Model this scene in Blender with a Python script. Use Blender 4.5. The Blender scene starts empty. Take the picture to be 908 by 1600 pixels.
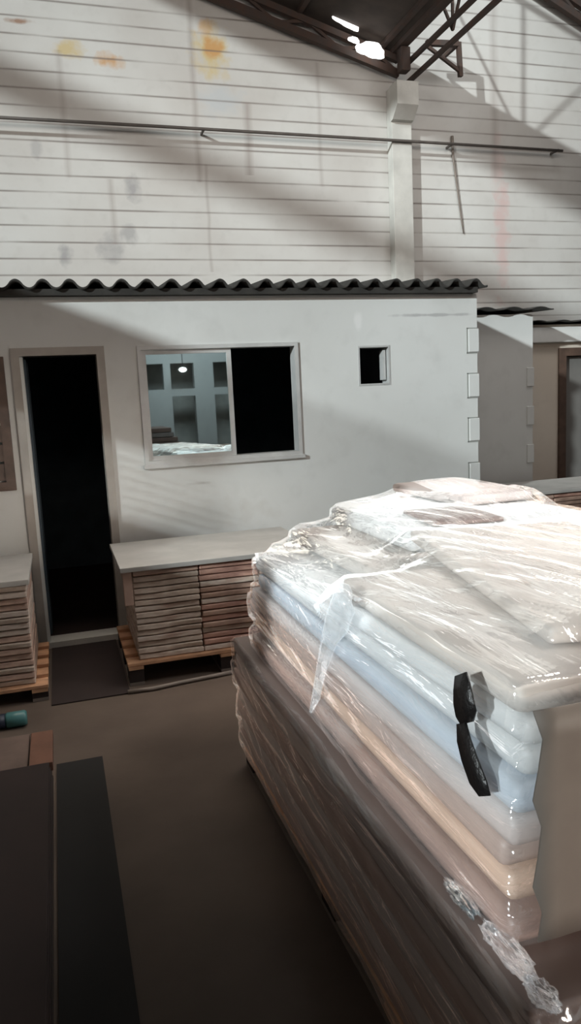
import bpy, bmesh, math, random
import numpy as np
from mathutils import Vector, Matrix, noise
C = bpy.context.scene.collection
random.seed(7)
PI = math.pi

# ------------------------------------------------------------------ camera
F, YAW, PITCH, ROLL = 1172.0, math.radians(17.0), math.radians(8.7), math.radians(-2.8)
cd = bpy.data.cameras.new('camera')
cd.sensor_fit = 'VERTICAL'; cd.sensor_height = 24.0; cd.lens = F / 1600 * 24.0
cd.clip_start = 0.05; cd.clip_end = 200
cam = bpy.data.objects.new('camera', cd); C.objects.link(cam)
fw = Vector((math.sin(YAW)*math.cos(PITCH), math.cos(YAW)*math.cos(PITCH), -math.sin(PITCH)))
rt = Vector((math.cos(YAW), -math.sin(YAW), 0)); up = rt.cross(fw)
r2 = math.cos(ROLL)*rt + math.sin(ROLL)*up; u2 = -math.sin(ROLL)*rt + math.cos(ROLL)*up
cam.matrix_world = Matrix(((r2.x, u2.x, -fw.x, 0), (r2.y, u2.y, -fw.y, 0), (r2.z, u2.z, -fw.z, 1.7), (0, 0, 0, 1)))
bpy.context.scene.camera = cam

# ------------------------------------------------------------------ world, sun, glazing light, added fills, exposure
w = bpy.data.worlds.new('world'); bpy.context.scene.world = w; w.use_nodes = True
w.node_tree.nodes['Background'].inputs[0].default_value = (1.0, 0.80, 0.68, 1)
w.node_tree.nodes['Background'].inputs[1].default_value = 0.05
sl = bpy.data.lights.new('sun', 'SUN'); sl.energy = 3.5; sl.angle = math.radians(1.4); sl.color = (0.90, 0.985, 1.0)
sun = bpy.data.objects.new('sun', sl); C.objects.link(sun)
sun.rotation_euler = Vector((1.0, 0.72, -0.385)).to_track_quat('-Z', 'Y').to_euler()
def area(name, loc, direction, sx, sy, power, col):
    l = bpy.data.lights.new(name, 'AREA'); l.shape = 'RECTANGLE'; l.size = sx; l.size_y = sy
    l.energy = power; l.color = col
    o = bpy.data.objects.new(name, l); C.objects.link(o); o.location = loc
    o.rotation_euler = Vector(direction).to_track_quat('-Z', 'Y').to_euler()
    return o
area('load_top_fill', (4.7, 2.3, 4.7), (-0.78, 0.0, -1), 1.6, 1.6, 30, (1.0, 0.965, 0.93)).data.spread = math.radians(66)  # narrow fill added from the glazing side to brighten the load top
area('upper_wall_fill', (2.6, 5.6, 5.0), (0, 0.75, -0.55), 7.0, 0.8, 72, (1.0, 0.94, 0.88))  # fill added above the booths to lift the shade on the gable wall
area('valley_glazing_fill', (5.3, 7.1, 6.7), (0.05, 1, -0.25), 1.6, 0.5, 20, (0.97, 1.0, 1.0))  # fill added by the valley glazing for a brighter wall patch
area('pile_floor_fill', (0.9, 4.6, 4.9), (0, -0.08, -1), 2.6, 0.5, 10, (1.0, 0.90, 0.80)).data.spread = math.radians(48)  # fill added to brighten the floor and piles before the booth
area('load_front_fill', (4.9, -3.4, 1.9), (-0.62, 1, -0.22), 1.6, 1.4, 14, (1.0, 0.88, 0.78)).data.spread = math.radians(26)  # fill added low behind the camera for the near end of the load
area('glazing_light_right', (6.8, 3.6, 5.6), (-1, 0.0, -0.85), 4.0, 1.4, 60, (0.98, 0.98, 1.0))
area('warm_back_fill', (0.2, -1.5, 4.6), (0.25, 1, 0.10), 4.0, 1.2, 28, (1.0, 0.80, 0.68)).data.spread = math.radians(95)  # warm fill added behind the camera to lift the walls, not the floor
area('mirrored_wall_fill', (3.0, -4.2, 4.6), (0.0, -1, -0.6), 3.0, 1.0, 90, (0.85, 0.95, 1.0))  # fill added to light the mirrored wall behind the camera
vs = bpy.context.scene.view_settings
vs.view_transform = 'Standard'; vs.look = 'None'; vs.gamma = 1; vs.exposure = 0.0; vs.use_curve_mapping = False

# ------------------------------------------------------------------ helpers
def mat(name, col, rough=0.7, metal=0.0, var=0.0, scale=6.0, col2=None, bump=0.0, bscale=30.0, spec=0.5, stretch=None):
    m = bpy.data.materials.new(name); m.use_nodes = True
    nt = m.node_tree; b = nt.nodes['Principled BSDF']
    b.inputs['Roughness'].default_value = rough; b.inputs['Metallic'].default_value = metal
    b.inputs['Specular IOR Level'].default_value = spec
    tc = nt.nodes.new('ShaderNodeTexCoord'); mp = nt.nodes.new('ShaderNodeMapping')
    nt.links.new(tc.outputs['Object'], mp.inputs[0])
    if stretch: mp.inputs['Scale'].default_value = stretch
    c2 = col2 or tuple(c*(1-var) for c in col)
    n = nt.nodes.new('ShaderNodeTexNoise'); n.inputs['Scale'].default_value = scale; n.inputs['Detail'].default_value = 5
    nt.links.new(mp.outputs[0], n.inputs['Vector'])
    r = nt.nodes.new('ShaderNodeValToRGB')
    r.color_ramp.elements[0].position = 0.35; r.color_ramp.elements[1].position = 0.68
    r.color_ramp.elements[0].color = (*col, 1); r.color_ramp.elements[1].color = (*c2, 1)
    nt.links.new(n.outputs[0], r.inputs[0]); nt.links.new(r.outputs[0], b.inputs['Base Color'])
    if bump:
        n2 = nt.nodes.new('ShaderNodeTexNoise'); n2.inputs['Scale'].default_value = bscale; n2.inputs['Detail'].default_value = 4
        nt.links.new(mp.outputs[0], n2.inputs['Vector'])
        bp = nt.nodes.new('ShaderNodeBump'); bp.inputs['Strength'].default_value = bump; bp.inputs['Distance'].default_value = 0.01
        nt.links.new(n2.outputs[0], bp.inputs['Height']); nt.links.new(bp.outputs[0], b.inputs['Normal'])
    return m

def link(name, bm, m, parent=None, smooth=False, loc=None):
    me = bpy.data.meshes.new(name)
    bmesh.ops.recalc_face_normals(bm, faces=bm.faces)
    bm.to_mesh(me); bm.free()
    me.materials.append(m)
    if smooth:
        for p in me.polygons: p.use_smooth = True
    o = bpy.data.objects.new(name, me); C.objects.link(o)
    if loc: o.location = loc
    if parent: o.parent = parent
    return o
def thing(name, label, cat, loc=(0, 0, 0), rz=0, group=None):
    o = bpy.data.objects.new(name, None); C.objects.link(o); o.location = loc; o.rotation_euler = (0, 0, rz)
    o.empty_display_size = 0.1
    return tag(o, label, cat, group)
def tag(o, label, cat, group=None):
    o['label'] = label; o['category'] = cat
    if group: o['group'] = group
    return o
def struct(o, label=None):
    o['kind'] = 'structure'
    if label: o['label'] = label
    return o
def box(bm, x0, x1, y0, y1, z0, z1, rz=0.0, piv=None):
    vs_ = [bm.verts.new((x, y, z)) for z in (z0, z1) for y in (y0, y1) for x in (x0, x1)]
    for f in ((0, 2, 3, 1), (4, 5, 7, 6), (0, 1, 5, 4), (2, 6, 7, 3), (0, 4, 6, 2), (1, 3, 7, 5)):
        bm.faces.new([vs_[i] for i in f])
    if rz:
        bmesh.ops.rotate(bm, verts=vs_, cent=piv or ((x0+x1)/2, (y0+y1)/2, 0), matrix=Matrix.Rotation(rz, 3, 'Z'))
    return vs_
def bevel(bm, r, seg=2):
    bmesh.ops.bevel(bm, geom=list(bm.edges), offset=r, segments=seg, profile=0.6, affect='EDGES')
def boxobj(name, x0, x1, y0, y1, z0, z1, m, parent=None, bev=0.0, rz=0.0):
    bm = bmesh.new(); box(bm, x0, x1, y0, y1, z0, z1, rz)
    if bev: bevel(bm, bev)
    return link(name, bm, m, parent)
def bar(bm, a, b, w_, h_=None):
    a = Vector(a); b = Vector(b); d = b - a; L = d.length; h_ = h_ or w_
    q = d.to_track_quat('Z', 'Y').to_matrix()
    vs_ = box(bm, -w_/2, w_/2, -h_/2, h_/2, 0, L)
    for v in vs_: v.co = q @ v.co + a
def tube(bm, pts, r, n=8):
    rings = []
    pts = [Vector(p) for p in pts]
    for i, p in enumerate(pts):
        d = (pts[min(i+1, len(pts)-1)] - pts[max(i-1, 0)]).normalized()
        q = d.to_track_quat('Z', 'Y').to_matrix()
        rr = r[i] if isinstance(r, (list, tuple)) else r
        rings.append([bm.verts.new(p + q @ Vector((rr*math.cos(2*PI*k/n), rr*math.sin(2*PI*k/n), 0))) for k in range(n)])
    for a, b in zip(rings, rings[1:]):
        for k in range(n): bm.faces.new((a[k], a[(k+1) % n], b[(k+1) % n], b[k]))
    bm.faces.new(rings[0][::-1]); bm.faces.new(rings[-1])
def holed_wall(name, x0, x1, z0, z1, y0, y1, holes, m, axis='x'):
    """wall slab in the x-z plane with rectangular openings; axis 'y' swaps x and y"""
    xs = sorted({x0, x1, *[h[0] for h in holes], *[h[1] for h in holes]})
    zs = sorted({z0, z1, *[h[2] for h in holes], *[h[3] for h in holes]})
    xs = [x for x in xs if x0 <= x <= x1]; zs = [z for z in zs if z0 <= z <= z1]
    def solid(i, j):
        if i < 0 or j < 0 or i >= len(xs)-1 or j >= len(zs)-1: return False
        cx = (xs[i]+xs[i+1])/2; cz = (zs[j]+zs[j+1])/2
        return not any(h[0] < cx < h[1] and h[2] < cz < h[3] for h in holes)
    bm = bmesh.new(); V = {}
    def v(x, y, z):
        k = (round(x, 4), round(y, 4), round(z, 4))
        if k not in V: V[k] = bm.verts.new((x, y, z) if axis == 'x' else (y, x, z))
        return V[k]
    for i in range(len(xs)-1):
        for j in range(len(zs)-1):
            if not solid(i, j): continue
            a, b, c, d = xs[i], xs[i+1], zs[j], zs[j+1]
            bm.faces.new((v(a, y0, c), v(b, y0, c), v(b, y0, d), v(a, y0, d)))
            bm.faces.new((v(a, y1, c), v(a, y1, d), v(b, y1, d), v(b, y1, c)))
            if not solid(i-1, j): bm.faces.new((v(a, y0, c), v(a, y0, d), v(a, y1, d), v(a, y1, c)))
            if not solid(i+1, j): bm.faces.new((v(b, y0, c), v(b, y1, c), v(b, y1, d), v(b, y0, d)))
            if not solid(i, j-1): bm.faces.new((v(a, y0, c), v(a, y1, c), v(b, y1, c), v(b, y0, c)))
            if not solid(i, j+1): bm.faces.new((v(a, y0, d), v(b, y0, d), v(b, y1, d), v(a, y1, d)))
    return link(name, bm, m)

# ------------------------------------------------------------------ materials
def wall_material(name, base, base2, courses=True, stains=(), line_w=0.085, pitch=0.176, off=-0.45, vlines=()):
    m = bpy.data.materials.new(name); m.use_nodes = True
    nt = m.node_tree; b = nt.nodes['Principled BSDF']; b.inputs['Roughness'].default_value = 0.85
    N = nt.nodes.new; Lk = nt.links.new
    def math_(op, a, b_=None, c=None, clamp=False):
        n = N('ShaderNodeMath'); n.operation = op; n.use_clamp = clamp
        for i, x in enumerate((a, b_, c)):
            if x is None: continue
            if isinstance(x, (int, float)): n.inputs[i].default_value = x
            else: Lk(x, n.inputs[i])
        return n.outputs[0]
    geo = N('ShaderNodeNewGeometry'); sep = N('ShaderNodeSeparateXYZ'); Lk(geo.outputs['Position'], sep.inputs[0])
    X, Z = sep.outputs['X'], sep.outputs['Z']
    def noi(scale, detail=4, sc=None):
        mp = N('ShaderNodeMapping'); Lk(geo.outputs['Position'], mp.inputs[0])
        if sc: mp.inputs['Scale'].default_value = sc
        n = N('ShaderNodeTexNoise'); n.inputs['Scale'].default_value = scale; n.inputs['Detail'].default_value = detail
        Lk(mp.outputs[0], n.inputs['Vector']); return n.outputs[0]
    def mix(f, a, b_):
        n = N('ShaderNodeMix'); n.data_type = 'RGBA'
        if isinstance(f, (int, float)): n.inputs[0].default_value = f
        else: Lk(f, n.inputs[0])
        for s, x in ((6, a), (7, b_)):
            if isinstance(x, tuple): n.inputs[s].default_value = (*x, 1)
            else: Lk(x, n.inputs[s])
        return n.outputs[2]
    n1 = noi(0.9, 5)
    col = mix(math_('MULTIPLY_ADD', n1, 2.2, -0.6, True), base, base2)
    n2 = noi(7, 6)
    col = mix(math_('MULTIPLY', math_('MULTIPLY_ADD', n2, 3, -1.6, True), 0.25), col, tuple(c*0.7 for c in base2))
    nw = noi(2.2, 5)
    for (sx, sz, rx, rz, c, st) in stains:
        dx = math_('MULTIPLY', math_('SUBTRACT', X, sx), 1.0/rx); dz = math_('MULTIPLY', math_('SUBTRACT', Z, sz), 1.0/rz)
        d = math_('ADD', math_('MULTIPLY', dx, dx), math_('MULTIPLY', dz, dz))
        d = math_('ADD', math_('SQRT', d), math_('MULTIPLY_ADD', n2, 2.4, -1.2))
        f = math_('MULTIPLY', math_('MULTIPLY_ADD', d, -1.3, 1.5, True), st)
        col = mix(f, col, c)
    if courses:
        fr = math_('FRACT', math_('MULTIPLY_ADD', Z, 1.0/pitch, off))
        t = math_('ABSOLUTE', math_('SUBTRACT', fr, 0.5))
        ln = math_('MULTIPLY_ADD', t, -1.0/line_w, 1.0, True)
        nl = noi(1.0, 3, (0.9, 1, 9))
        amp = math_('MULTIPLY_ADD', nl, 3.8, -1.15, True)
        ln = math_('MULTIPLY', ln, amp)
        col = mix(math_('MULTIPLY', ln, 0.85), col, (0.16, 0.13, 0.115))
        bp = N('ShaderNodeBump'); bp.inputs['Strength'].default_value = 0.5; bp.inputs['Distance'].default_value = 0.01
        Lk(math_('SUBTRACT', 1.0, ln), bp.inputs['Height']); Lk(bp.outputs[0], b.inputs['Normal'])
    for (vx, z0, z1, w_, st) in vlines:
        t = math_('ABSOLUTE', math_('SUBTRACT', math_('MULTIPLY_ADD', nw, 0.05, X), vx+0.025))
        l = math_('MULTIPLY_ADD', t, -1.0/w_, 1.0, True)
        a = math_('MULTIPLY', math_('GREATER_THAN', Z, z0), math_('LESS_THAN', Z, z1))
        l = math_('MULTIPLY', math_('MULTIPLY', l, a), st)
        col = mix(l, col, (0.22, 0.17, 0.15))
    Lk(col, b.inputs['Base Color'])
    return m
OR = (0.50, 0.27, 0.10); YE = (0.52, 0.40, 0.18); GY = (0.30, 0.29, 0.29); RD = (0.55, 0.36, 0.34)
M = {}
M['gable'] = wall_material('painted_block_wall', (0.585, 0.58, 0.555), (0.47, 0.445, 0.415), stains=[
    (2.07, 5.62, .22, .30, YE, .8), (2.10, 5.66, .12, .13, OR, .9), (2.02, 5.85, .10, .12, OR, .5),
    (0.52, 5.52, .16, .10, YE, .8), (0.92, 5.43, .14, .08, OR, .8), (0.02, 5.75, .12, .03, (0.25, .12, .06), .8),
    (2.15, 5.10, .28, .18, (0.42, 0.45, 0.47), .55), (1.08, 4.1, .09, .16, GY, .8), (0.08, 4.5, .06, .14, GY, .5),
    (0.28, 3.38, .08, .12, GY, .8), (0.8, 3.45, .16, .16, GY, .6), (1.0, 3.62, .09, .12, GY, .65),
    (5.85, 3.7, .12, .75, RD, .6), (5.80, 4.5, .10, .4, RD, .35), (5.1, 2.9, .7, .25, (0.42, .34, .31), .4)],
    vlines=[(0.84, 3.5, 4.2, .05, .35), (1.85, 4.2, 6.2, .05, .4), (1.93, 3.2, 4.4, .03, .35), (2.46, 4.3, 5.1, .07, .5), (0.4, 4.2, 5.5, .05, .3), (3.35, 4.2, 5.6, .04, .3), (5.75, 4.4, 6.6, .08, .35)])
M['plaster'] = wall_material('white_plaster', (0.66, 0.675, 0.66), (0.56, 0.565, 0.545), courses=False, stains=[
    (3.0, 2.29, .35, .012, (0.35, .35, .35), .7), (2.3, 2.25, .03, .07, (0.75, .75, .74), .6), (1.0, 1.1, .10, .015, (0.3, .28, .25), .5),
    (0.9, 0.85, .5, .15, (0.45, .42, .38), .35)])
M['plaster_shade'] = wall_material('shade_tinted_plaster', (0.66, 0.60, 0.52), (0.56, 0.49, 0.41), courses=False)  # tan tint paints the warm shade on the store wall
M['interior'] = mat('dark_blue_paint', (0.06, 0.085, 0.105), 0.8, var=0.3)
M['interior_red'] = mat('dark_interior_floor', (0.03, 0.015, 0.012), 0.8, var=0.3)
M['concrete'] = mat('column_concrete', (0.56, 0.55, 0.51), 0.85, var=0.2, scale=4, bump=0.2)
M['floor'] = mat('dark_concrete_floor', (0.125, 0.095, 0.076), 0.62, scale=1.6, col2=(0.082, 0.062, 0.050), bump=0.15, bscale=14, spec=0.25)
M['fibre'] = mat('fibre_cement', (0.04, 0.038, 0.034), 0.9, var=0.4, scale=8, bump=0.3)
M['roof'] = mat('old_roof_sheet', (0.06, 0.045, 0.036), 0.9, var=0.4, scale=5)
M['steel'] = mat('rusty_steel', (0.050, 0.037, 0.032), 0.8, 0.0, var=0.4, scale=9, col2=(0.065, 0.036, 0.025))
M['alu'] = mat('aluminium_frame', (0.55, 0.56, 0.55), 0.45, 0.2, var=0.15)
M['doorframe'] = mat('painted_door_frame', (0.36, 0.33, 0.295), 0.6, var=0.2)
M['brown'] = mat('brown_timber', (0.10, 0.062, 0.045), 0.6, var=0.4, scale=10)
M['greydoor'] = mat('grey_door_paint', (0.16, 0.155, 0.145), 0.55, var=0.1)
M['pipe'] = mat('dark_pipe', (0.10, 0.085, 0.075), 0.6, var=0.3)
M['pallet'] = mat('orange_pallet_wood', (0.58, 0.32, 0.18), 0.75, var=0.35, scale=12, bump=0.2, stretch=(1, 1, 4))
M['board_brown'] = mat('brown_board', (0.60, 0.42, 0.33), 0.7, scale=9, col2=(0.36, 0.24, 0.19), bump=0.3, stretch=(1, 1, 3))
M['board_grey'] = mat('grey_brown_board', (0.66, 0.56, 0.47), 0.7, scale=11, col2=(0.40, 0.30, 0.24), bump=0.3, stretch=(1, 1, 3))
M['board_red'] = mat('reddish_board', (0.60, 0.37, 0.29), 0.7, scale=9, col2=(0.36, 0.20, 0.16), bump=0.3, stretch=(1, 1, 3))
M['board_glint'] = mat('glint_edge_board', (0.68, 0.60, 0.52), 0.6, scale=8, col2=(0.42, 0.30, 0.24), bump=0.3, stretch=(1, 1, 3))  # paler noise patches on the boards imitate glints of film
M['sheet'] = mat('grey_cover_board', (0.42, 0.41, 0.385), 0.75, var=0.15, scale=5)
M['teal'] = mat('teal_plastic', (0.06, 0.17, 0.17), 0.4)
M['navy'] = mat('navy_cap', (0.008, 0.014, 0.03), 0.5)
M['strip'] = mat('grey_strip', (0.20, 0.165, 0.14), 0.6, var=0.2)
M['cardboard'] = mat('brown_cardboard', (0.15, 0.105, 0.085), 0.85, var=0.3)
M['cardboard_or'] = mat('orange_wood_block', (0.17, 0.08, 0.05), 0.8, var=0.3)
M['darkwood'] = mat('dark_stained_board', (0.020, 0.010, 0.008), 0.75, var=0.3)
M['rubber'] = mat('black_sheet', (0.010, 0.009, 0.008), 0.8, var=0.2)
M['black'] = mat('black_tape', (0.008, 0.007, 0.007), 0.4, bump=0.5, bscale=60)
for k, c, c2 in (('white', (0.66, 0.66, 0.65), (0.55, 0.55, 0.55)), ('blue', (0.50, 0.545, 0.60), (0.40, 0.44, 0.49)),
                 ('pinkgrey', (0.56, 0.49, 0.46), (0.44, 0.38, 0.36)), ('pinkbrown', (0.46, 0.35, 0.30), (0.34, 0.25, 0.22)),
                 ('orange', (0.64, 0.46, 0.35), (0.50, 0.345, 0.26)), ('beige', (0.58, 0.53, 0.485), (0.46, 0.41, 0.375)),
                 ('darkbrown', (0.38, 0.26, 0.22), (0.27, 0.185, 0.155)), ('darkgrey', (0.46, 0.40, 0.38), (0.33, 0.28, 0.265)),
                 ('umber', (0.24, 0.18, 0.16), (0.17, 0.125, 0.11)), ('tan', (0.50, 0.39, 0.29), (0.36, 0.27, 0.20))):
    M['leaf_'+k] = mat('door_leaf_'+k, c, 0.5, scale=3, col2=c2, bump=0.08, bscale=9, stretch=(1, 0.5, 1))

def film_material(name, haze=0.12, gloss=0.35, rough=0.10, col=(0.9, 0.93, 0.95), dens=0.5):
    m = bpy.data.materials.new(name); m.use_nodes = True
    nt = m.node_tree; nt.nodes.clear(); N = nt.nodes.new; Lk = nt.links.new
    out = N('ShaderNodeOutputMaterial'); tr = N('ShaderNodeBsdfTransparent'); gl = N('ShaderNodeBsdfGlossy'); df = N('ShaderNodeBsdfDiffuse')
    tr.inputs[0].default_value = (0.90, 0.91, 0.92, 1)
    gl.inputs['Roughness'].default_value = rough; df.inputs[0].default_value = (*col, 1)
    tc = N('ShaderNodeTexCoord'); mp = N('ShaderNodeMapping'); mp.inputs['Rotation'].default_value = (0.06, 0.0, 0.12)
    mp.inputs['Scale'].default_value = (1.1, 0.22, 1.5)
    Lk(tc.outputs['Object'], mp.inputs[0])
    n = N('ShaderNodeTexNoise'); n.inputs['Scale'].default_value = 6.5; n.inputs['Detail'].default_value = 4; n.inputs['Distortion'].default_value = 0.4
    Lk(mp.outputs[0], n.inputs['Vector'])
    bp = N('ShaderNodeBump'); bp.inputs['Strength'].default_value = 0.9; bp.inputs['Distance'].default_value = 0.045
    Lk(n.outputs[0], bp.inputs['Height']); Lk(bp.outputs[0], gl.inputs['Normal'])
    n2 = N('ShaderNodeTexNoise'); n2.inputs['Scale'].default_value = 5; n2.inputs['Detail'].default_value = 5
    Lk(mp.outputs[0], n2.inputs['Vector'])
    r = N('ShaderNodeMapRange'); r.inputs[1].default_value = 0.48; r.inputs[2].default_value = 0.72
    r.inputs[3].default_value = haze*0.35; r.inputs[4].default_value = haze + dens*0.5
    Lk(n2.outputs[0], r.inputs[0])
    fr = N('ShaderNodeFresnel'); fr.inputs[0].default_value = 1.5; Lk(bp.outputs[0], fr.inputs['Normal'])
    mu = N('ShaderNodeMath'); mu.operation = 'MULTIPLY_ADD'; mu.inputs[1].default_value = 1.3*gloss; mu.inputs[2].default_value = 0.05*gloss; mu.use_clamp = True
    Lk(fr.outputs[0], mu.inputs[0]); Lk(mu.outputs[0], gl.inputs[0])
    a = N('ShaderNodeMixShader'); b = N('ShaderNodeAddShader')
    Lk(r.outputs[0], a.inputs[0]); Lk(tr.outputs[0], a.inputs[1]); Lk(df.outputs[0], a.inputs[2])
    Lk(a.outputs[0], b.inputs[0]); Lk(gl.outputs[0], b.inputs[1])
    Lk(b.outputs[0], out.inputs[0])
    return m
M['film'] = film_material('stretch_film', 0.12, 1.5, 0.10, dens=0.3)
M['film_low'] = film_material('stretch_film_lower', 0.06, 1.2, 0.13, dens=0.12)
M['film_bunch'] = film_material('bunched_film', 0.42, 0.4, 0.22, (0.62, 0.64, 0.65), dens=0.35)
g = bpy.data.materials.new('reflective_glass'); g.use_nodes = True
nt = g.node_tree; nt.nodes.clear()
o_ = nt.nodes.new('ShaderNodeOutputMaterial'); t_ = nt.nodes.new('ShaderNodeBsdfTransparent'); t_.inputs[0].default_value = (.35, .42, .42, 1)
g_ = nt.nodes.new('ShaderNodeBsdfGlossy'); g_.inputs[0].default_value = (0.72, 0.84, 0.85, 1); g_.inputs['Roughness'].default_value = 0.015
x_ = nt.nodes.new('ShaderNodeMixShader'); x_.inputs[0].default_value = 0.72
nt.links.new(t_.outputs[0], x_.inputs[1]); nt.links.new(g_.outputs[0], x_.inputs[2]); nt.links.new(x_.outputs[0], o_.inputs[0])
M['glass'] = g
def emit(name, c, s):
    m = bpy.data.materials.new(name); m.use_nodes = True; b = m.node_tree.nodes['Principled BSDF']
    b.inputs['Base Color'].default_value = (.8, .8, .8, 1); b.inputs['Emission Color'].default_value = (*c, 1); b.inputs['Emission Strength'].default_value = s
    return m
M['daylight'] = emit('daylight_glow', (1, .98, .96), 3.0)
M['lamp'] = emit('lamp_glow', (1, .98, .95), 6.0)

# ------------------------------------------------------------------ the setting
GY_ = 9.0      # gable wall plane
BY = 5.5       # office booth front
struct(boxobj('floor', -11, 12, -8, 9.2, -0.2, 0, M['floor']))
struct(boxobj('wall_back', -11, 12, GY_, GY_+0.2, 0, 9.6, M['gable']))
# unseen partition added to cut the sun into bands; openings placed for their light
lw = holed_wall('wall_left_sun_mask', -7.5, GY_, 0, 3.60, -3.2, -3.0, [(-1.74, 0.15, 2.05, 3.25), (0.25, 2.45, 2.10, 3.61), (2.45, 7.8, 2.20, 2.84)], M['plaster_shade'], axis='y'); struct(lw)
bm = bmesh.new()
for k in range(9): box(bm, -3.12, -3.08, 2.45, 7.8, 2.225+k*0.07, 2.247+k*0.07)
for k in range(29): box(bm, -3.115, -3.085, 0.25, 2.45, 2.125+k*0.051, 2.132+k*0.051)
link('sun_dimming_blades', bm, M['alu'], lw)  # unseen blades added to weaken the sun through the openings
# hall behind the photographer (seen mirrored in the booth window)
fx = [(2.05, 2.55, 2.02, 2.62), (2.72, 3.28, 2.02, 2.62), (3.75, 4.35, 2.02, 2.62), (2.72, 3.28, 0.0, 1.85), (3.75, 4.35, 0.0, 1.85), (5.2, 6.2, 0, 2.1), (-1.5, 0.5, 0, 2.2)]
struct(holed_wall('wall_front', -5, 9, 0, 5.0, -7.2, -7.0, [(a, b, max(c, 0.001), d) for a, b, c, d in fx], M['plaster']))
struct(boxobj('wall_front_backing', -5, 9, -7.9, -7.8, 0, 5.0, M['concrete']))  # backing added behind the mirrored openings; sets their tone

# booth (office) ------------------------------------------------------------
EX = 3.34
holes = [(-0.17, 0.335, 0.001, 2.06), (0.62, 1.78, 1.28, 2.09), (2.30, 2.55, 1.77, 2.055)]
o = struct(holed_wall('wall_office_front', -2.3, EX, 0, 2.45, BY, BY+0.13, holes, M['plaster']))
struct(boxobj('wall_office_side', EX-0.13, EX, BY+0.13, GY_, 0, 2.42, M['plaster']))
struct(boxobj('wall_office_outer', -2.3, -2.17, BY+0.13, GY_, 0, 2.42, M['plaster']))
# inner skins of the booth: dark painted room
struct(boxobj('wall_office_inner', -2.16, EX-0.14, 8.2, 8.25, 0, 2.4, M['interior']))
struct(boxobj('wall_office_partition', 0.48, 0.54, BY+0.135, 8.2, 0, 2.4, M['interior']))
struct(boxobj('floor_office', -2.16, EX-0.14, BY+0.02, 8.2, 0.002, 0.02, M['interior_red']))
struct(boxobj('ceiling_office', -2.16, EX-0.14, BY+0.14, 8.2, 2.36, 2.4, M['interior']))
# toothed block ends at the corner
for z0 in (0.18, 0.54, 0.90, 1.27, 1.63, 1.99):
    bm = bmesh.new(); box(bm, EX-0.085, EX+0.012, BY-0.012, BY+0.14, z0, z0+0.185); bevel(bm, 0.004, 1)
    b_ = link('corner_block', bm, M['plaster'], o)
    bm = bmesh.new()
    for q in ((EX-0.097, EX-0.088, z0-0.008, z0+0.193), (EX-0.097, EX, z0-0.010, z0-0.002), (EX-0.097, EX, z0+0.187, z0+0.195)):
        box(bm, q[0], q[1], BY-0.004, BY+0.01, q[2], q[3])
    link('mortar_joint', bm, mat('mortar_joint', (0.30, 0.31, 0.29), 0.9), b_)

def frame_mesh(x0, x1, z0, z1, y0, y1, t, bottom=True):
    bm = bmesh.new()
    box(bm, x0, x0+t, y0, y1, z0, z1); box(bm, x1-t, x1, y0, y1, z0, z1)
    box(bm, x0+t, x1-t, y0, y1, z1-t, z1)
    if bottom: box(bm, x0+t, x1-t, y0, y1, z0, z0+t)
    return bm
# door of the booth: frame, threshold, leaf swung inside
d1 = link('door_1', frame_mesh(-0.245, 0.375, 0.0, 2.115, BY-0.02, BY+0.15, 0.055, False), M['doorframe']); struct(d1)
boxobj('threshold', -0.19, 0.32, BY-0.03, BY+0.14, 0.001, 0.045, M['concrete'], d1)
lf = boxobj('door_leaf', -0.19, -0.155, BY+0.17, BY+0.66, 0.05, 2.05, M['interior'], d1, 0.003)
# sliding window
w1 = link('window_1', frame_mesh(0.60, 1.80, 1.262, 2.108, BY-0.015, BY+0.10, 0.028), M['alu']); struct(w1)
s1 = link('sliding_sash', frame_mesh(0.628, 1.285, 1.288, 2.082, BY+0.012, BY+0.04, 0.034), M['alu'], w1)
boxobj('glass_pane', 0.662, 1.251, BY+0.024, BY+0.029, 1.322, 2.048, M['glass'], s1)
boxobj('window_sill', 0.585, 1.815, BY-0.035, BY+0.0, 1.235, 1.262, M['alu'], w1, 0.003)
w2 = link('window_2', frame_mesh(2.29, 2.56, 1.76, 2.065, BY-0.004, BY+0.12, 0.014), M['alu']); struct(w2)
boxobj('pale_reveal_strip', 2.515, 2.535, BY+0.03, BY+0.10, 1.80, 2.03, M['alu'], w2)  # pale strip along the right reveal of the small window
# brown shutter left of the door
sh = thing('wooden_shutter', 'dark brown timber shutter on the booth wall left of the doorway', 'shutter', (-0.58, BY, 1.62))
link('shutter_frame', frame_mesh(-0.29, 0.29, -0.46, 0.44, -0.055, -0.001, 0.06), M['brown'], sh)
bm = bmesh.new()
for k in range(6): box(bm, -0.23, 0.23, -0.04, -0.015, -0.39+k*0.13, -0.275+k*0.13)
link('shutter_slats', bm, M['brown'], sh)

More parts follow.
